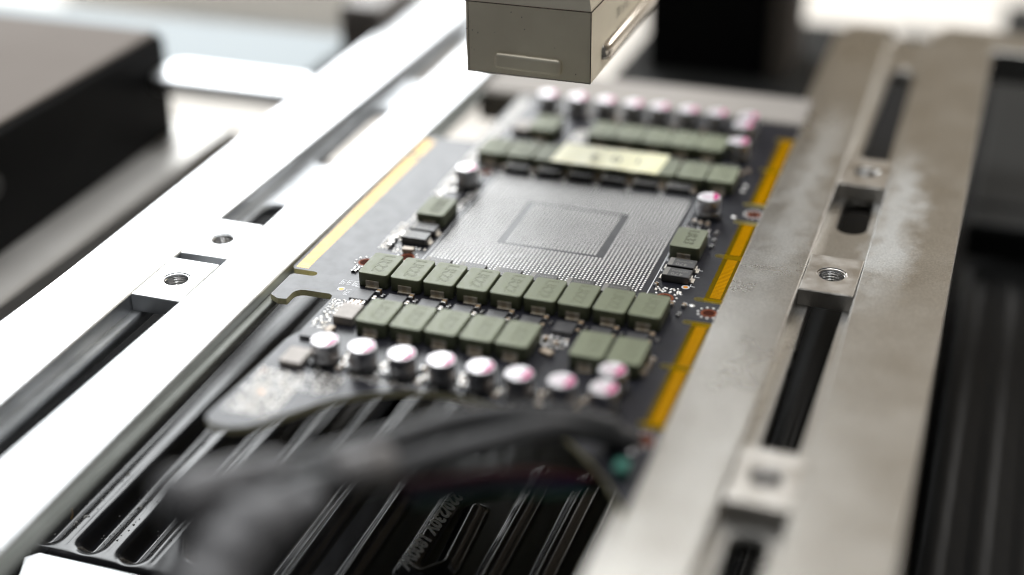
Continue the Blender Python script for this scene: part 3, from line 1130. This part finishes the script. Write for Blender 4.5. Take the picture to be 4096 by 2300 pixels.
# ================================================================ hot-air nozzle
t = thing('hot_air_nozzle', 'square brushed steel hot air nozzle hanging above the circuit board', 'nozzle', (2.2, 44, 42.2))
X0, X1, Y0, Y1, Z0, Z1 = -14.2, 19.0, 10.5, 77.0, 42.2, 60.8
mb = MB()
mb.prism(rrect(X0, X1, Y0, Y1, .35, 2), Z0, Z1, 0, 0, holes=[rect(X0 + .8, X1 - .8, Y0 + .8, Y1 - .8)])
part('shell', mb, M_steel, t)
mb = MB()
lo = rect(X0 + .1, X1 - .1, Y0 + .1, Y1 - .1)
hi = rect(X0 + 6, X1 - 6, Y0 + 8, Y1 - 16)
mb.add([(x, y, Z1) for x, y in lo] + [(x, y, Z1 + 26) for x, y in hi] + [(x, y, Z1 + 60) for x, y in hi],
       [(0, 1, 5, 4), (1, 2, 6, 5), (2, 3, 7, 6), (3, 0, 4, 7), (4, 5, 9, 8), (5, 6, 10, 9), (6, 7, 11, 10), (7, 4, 8, 11), (8, 9, 10, 11)])
part('tapered_hood', mb, M_steel, t)
# pressed pad on the front face
o2 = rrect(-6.4, 11.4, 43.9, 48.1, 1.1, 4)
mb = MB()
mb.prism(o2, 0, 1.1, 0.9, 0, seg=4, sm=True)
for v in range(len(mb.v)):
    x, y, z = mb.v[v]
    mb.v[v] = (x, Y0 - z, y - 0.02 * (x + 6))
part('pressed_pad', mb, M_steel, t)
# long louvre pressed out of the right face: rounded on top, open below
prof = [(0.0, 49.2), (0.45, 49.1), (0.95, 48.8), (1.35, 48.3), (1.65, 47.7), (1.8, 46.9), (1.85, 46.0), (1.8, 44.9), (1.6, 44.7), (0.0, 44.7)]
ys = [(20.5, 0.0), (21.0, 0.35), (22.0, 0.62), (23.6, 0.85), (26, 1.0), (70, 1.0), (72.4, 0.85), (74, 0.62), (75.2, 0.35), (75.8, 0.0)]
mb = MB()
n = len(prof)
mb.add([(X1 + 0.02 + px * k, y, 46.2 + (pz - 46.2) * (0.55 + 0.45 * k)) for y, k in ys for px, pz in prof],
       [(a * n + b_, a * n + b_ + 1, (a + 1) * n + b_ + 1, (a + 1) * n + b_) for a in range(len(ys) - 1) for b_ in range(n - 1)], 0, True)
part('side_louvre', mb, M_louvre, t)
# seams and heat-stained edges
mb = MB()
mb.tube([(X0, Y0 - .02, Z1), (X1, Y0 - .02, Z1)], 0.16, 6)
mb.tube([(X1 + .02, Y0, Z1), (X1 + .02, Y1, Z1)], 0.16, 6)
mb.tube([(X0 + .1, Y0 - .02, Z0 + .05), (X1, Y0 - .02, Z0 + .05)], 0.11, 6)
mb.tube([(X0 + .75, Y0 - .01, Z0), (X0 + .75, Y0 - .01, Z1)], 0.08, 6)
mb.tube([(X1 - .02, Y0, Z0), (X1 - .02, Y0, Z1)], 0.13, 6)
part('seam', mb, M_soot, t)
mb = MB()
for k in range(17):
    fx, fz = random.uniform(X0 + 1, X1 - 1), random.uniform(Z0 + 1, Z1 - 1)
    if k > 6:
        fx, fz = X0 + abs(random.gauss(1.2, 1.2)), random.gauss(51, 3.0)
    a, b_ = random.uniform(.05, .16), random.uniform(.05, .3)
    mb.add([(fx - a, Y0 - .012, fz), (fx, Y0 - .012, fz - b_), (fx + a, Y0 - .012, fz), (fx, Y0 - .012, fz + b_ * .7)], [(0, 1, 2, 3)])
part('stain_specks', mb, M_soot, t, 'stuff')
me = text_mesh('size_engraving', '30 x 65', 4.0, M_soot, 0.02, Matrix.Rotation(R(90), 4, 'Z') @ Matrix.Rotation(R(90), 4, 'X'))
place('size_engraving', me, t, (X1 + 0.06 - 2.2, 40 - 44, 53.2 - 42.2))

# ================================================================ cable in front
t = thing('wire_bundle', 'dark grey sleeved wire bundle with plug, blurred in the foreground', 'cable', (30, -120, 0))
s1 = spline([(8, -156, 25), (15, -145, 23.6), (20.7, -134.0, 20.0), (29, -121, 17.4), (36.5, -109.5, 15.0), (43, -98, 12.0), (49, -88, 6.5), (54, -81, 0.5), (56.5, -78, -4)], 8)
mb = MB()
mb.tube(s1, 2.7, 14)
part('sleeve', mb, M_sleeve, t)
s2 = spline([(0, -160, 28), (8, -146.4, 25.2), (17.7, -132, 23.2), (28.3, -112, 19.0), (37.0, -101.5, 15.7), (45.5, -92, 11), (52, -84, 5)], 8)
mb = MB()
mb.tube(s2, [4.6 - 2.1 * min(1, i / 10) for i in range(len(s2))], 14)
part('sleeve', mb, M_sleeve, t)
mb = MB()
mb.tube([(16.6, -139.5, 22.6), (22.4, -130.2, 20.2)], [3.9, 3.9], 14)
mb.dome(20.4, -134.2, 24.2, 1.6, 1.4, 10)
part('cable_tie', mb, M_plug, t)
mb = MB()
s4 = spline([(-1.5, -163, 28.4), (3.5, -153.5, 26.8), (9.5, -144, 24.9)], 6)
mb.tube(s4, [5.4 - 1.9 * i / (len(s4) - 1) + 0.35 * math.sin(i * 1.9) for i in range(len(s4))], 16)
part('strain_relief', mb, M_sleeve2, t)
s3 = spline([(17.5, -147.5, 22.8), (13.0, -154, 22.5), (10.0, -160.5, 22.6), (9.0, -168, 20.5), (9.5, -178, 17)], 6)
mb = MB()
mb.tube(s3, [2.6 + 3.9 * min(1, i / 10) + 0.7 * math.sin(i * 1.3) for i in range(len(s3))], 16)
part('plug', mb, M_sleeve2, t)
for nme, off, zz in (('red', 0, 0), ('purple', 1, -1.0), ('blue', 2, -2.2), ('green', 3, -3.2)):
    pw = spline([(24 + off, -129, 15 + zz), (34 + off, -112, 8 + zz), (42 + off, -99 - off, 2 + zz), (49 + off * .8, -92 + off, -3 + zz), (55 + off * .5, -86 + off, -5 + zz * 1.4), (60, -80, -6 + zz)], 8)
    mb = MB()
    mb.tube(pw, 0.75, 8)
    part(nme + '_wire', mb, M_wire[nme], t)
mb = MB()
mb.prism(rrect(54.8, 57.8, -94.5, -90.5, .8, 2), 0.2, 2.8, .5, seg=2)
part('green_plug', mb, M_teal, t)
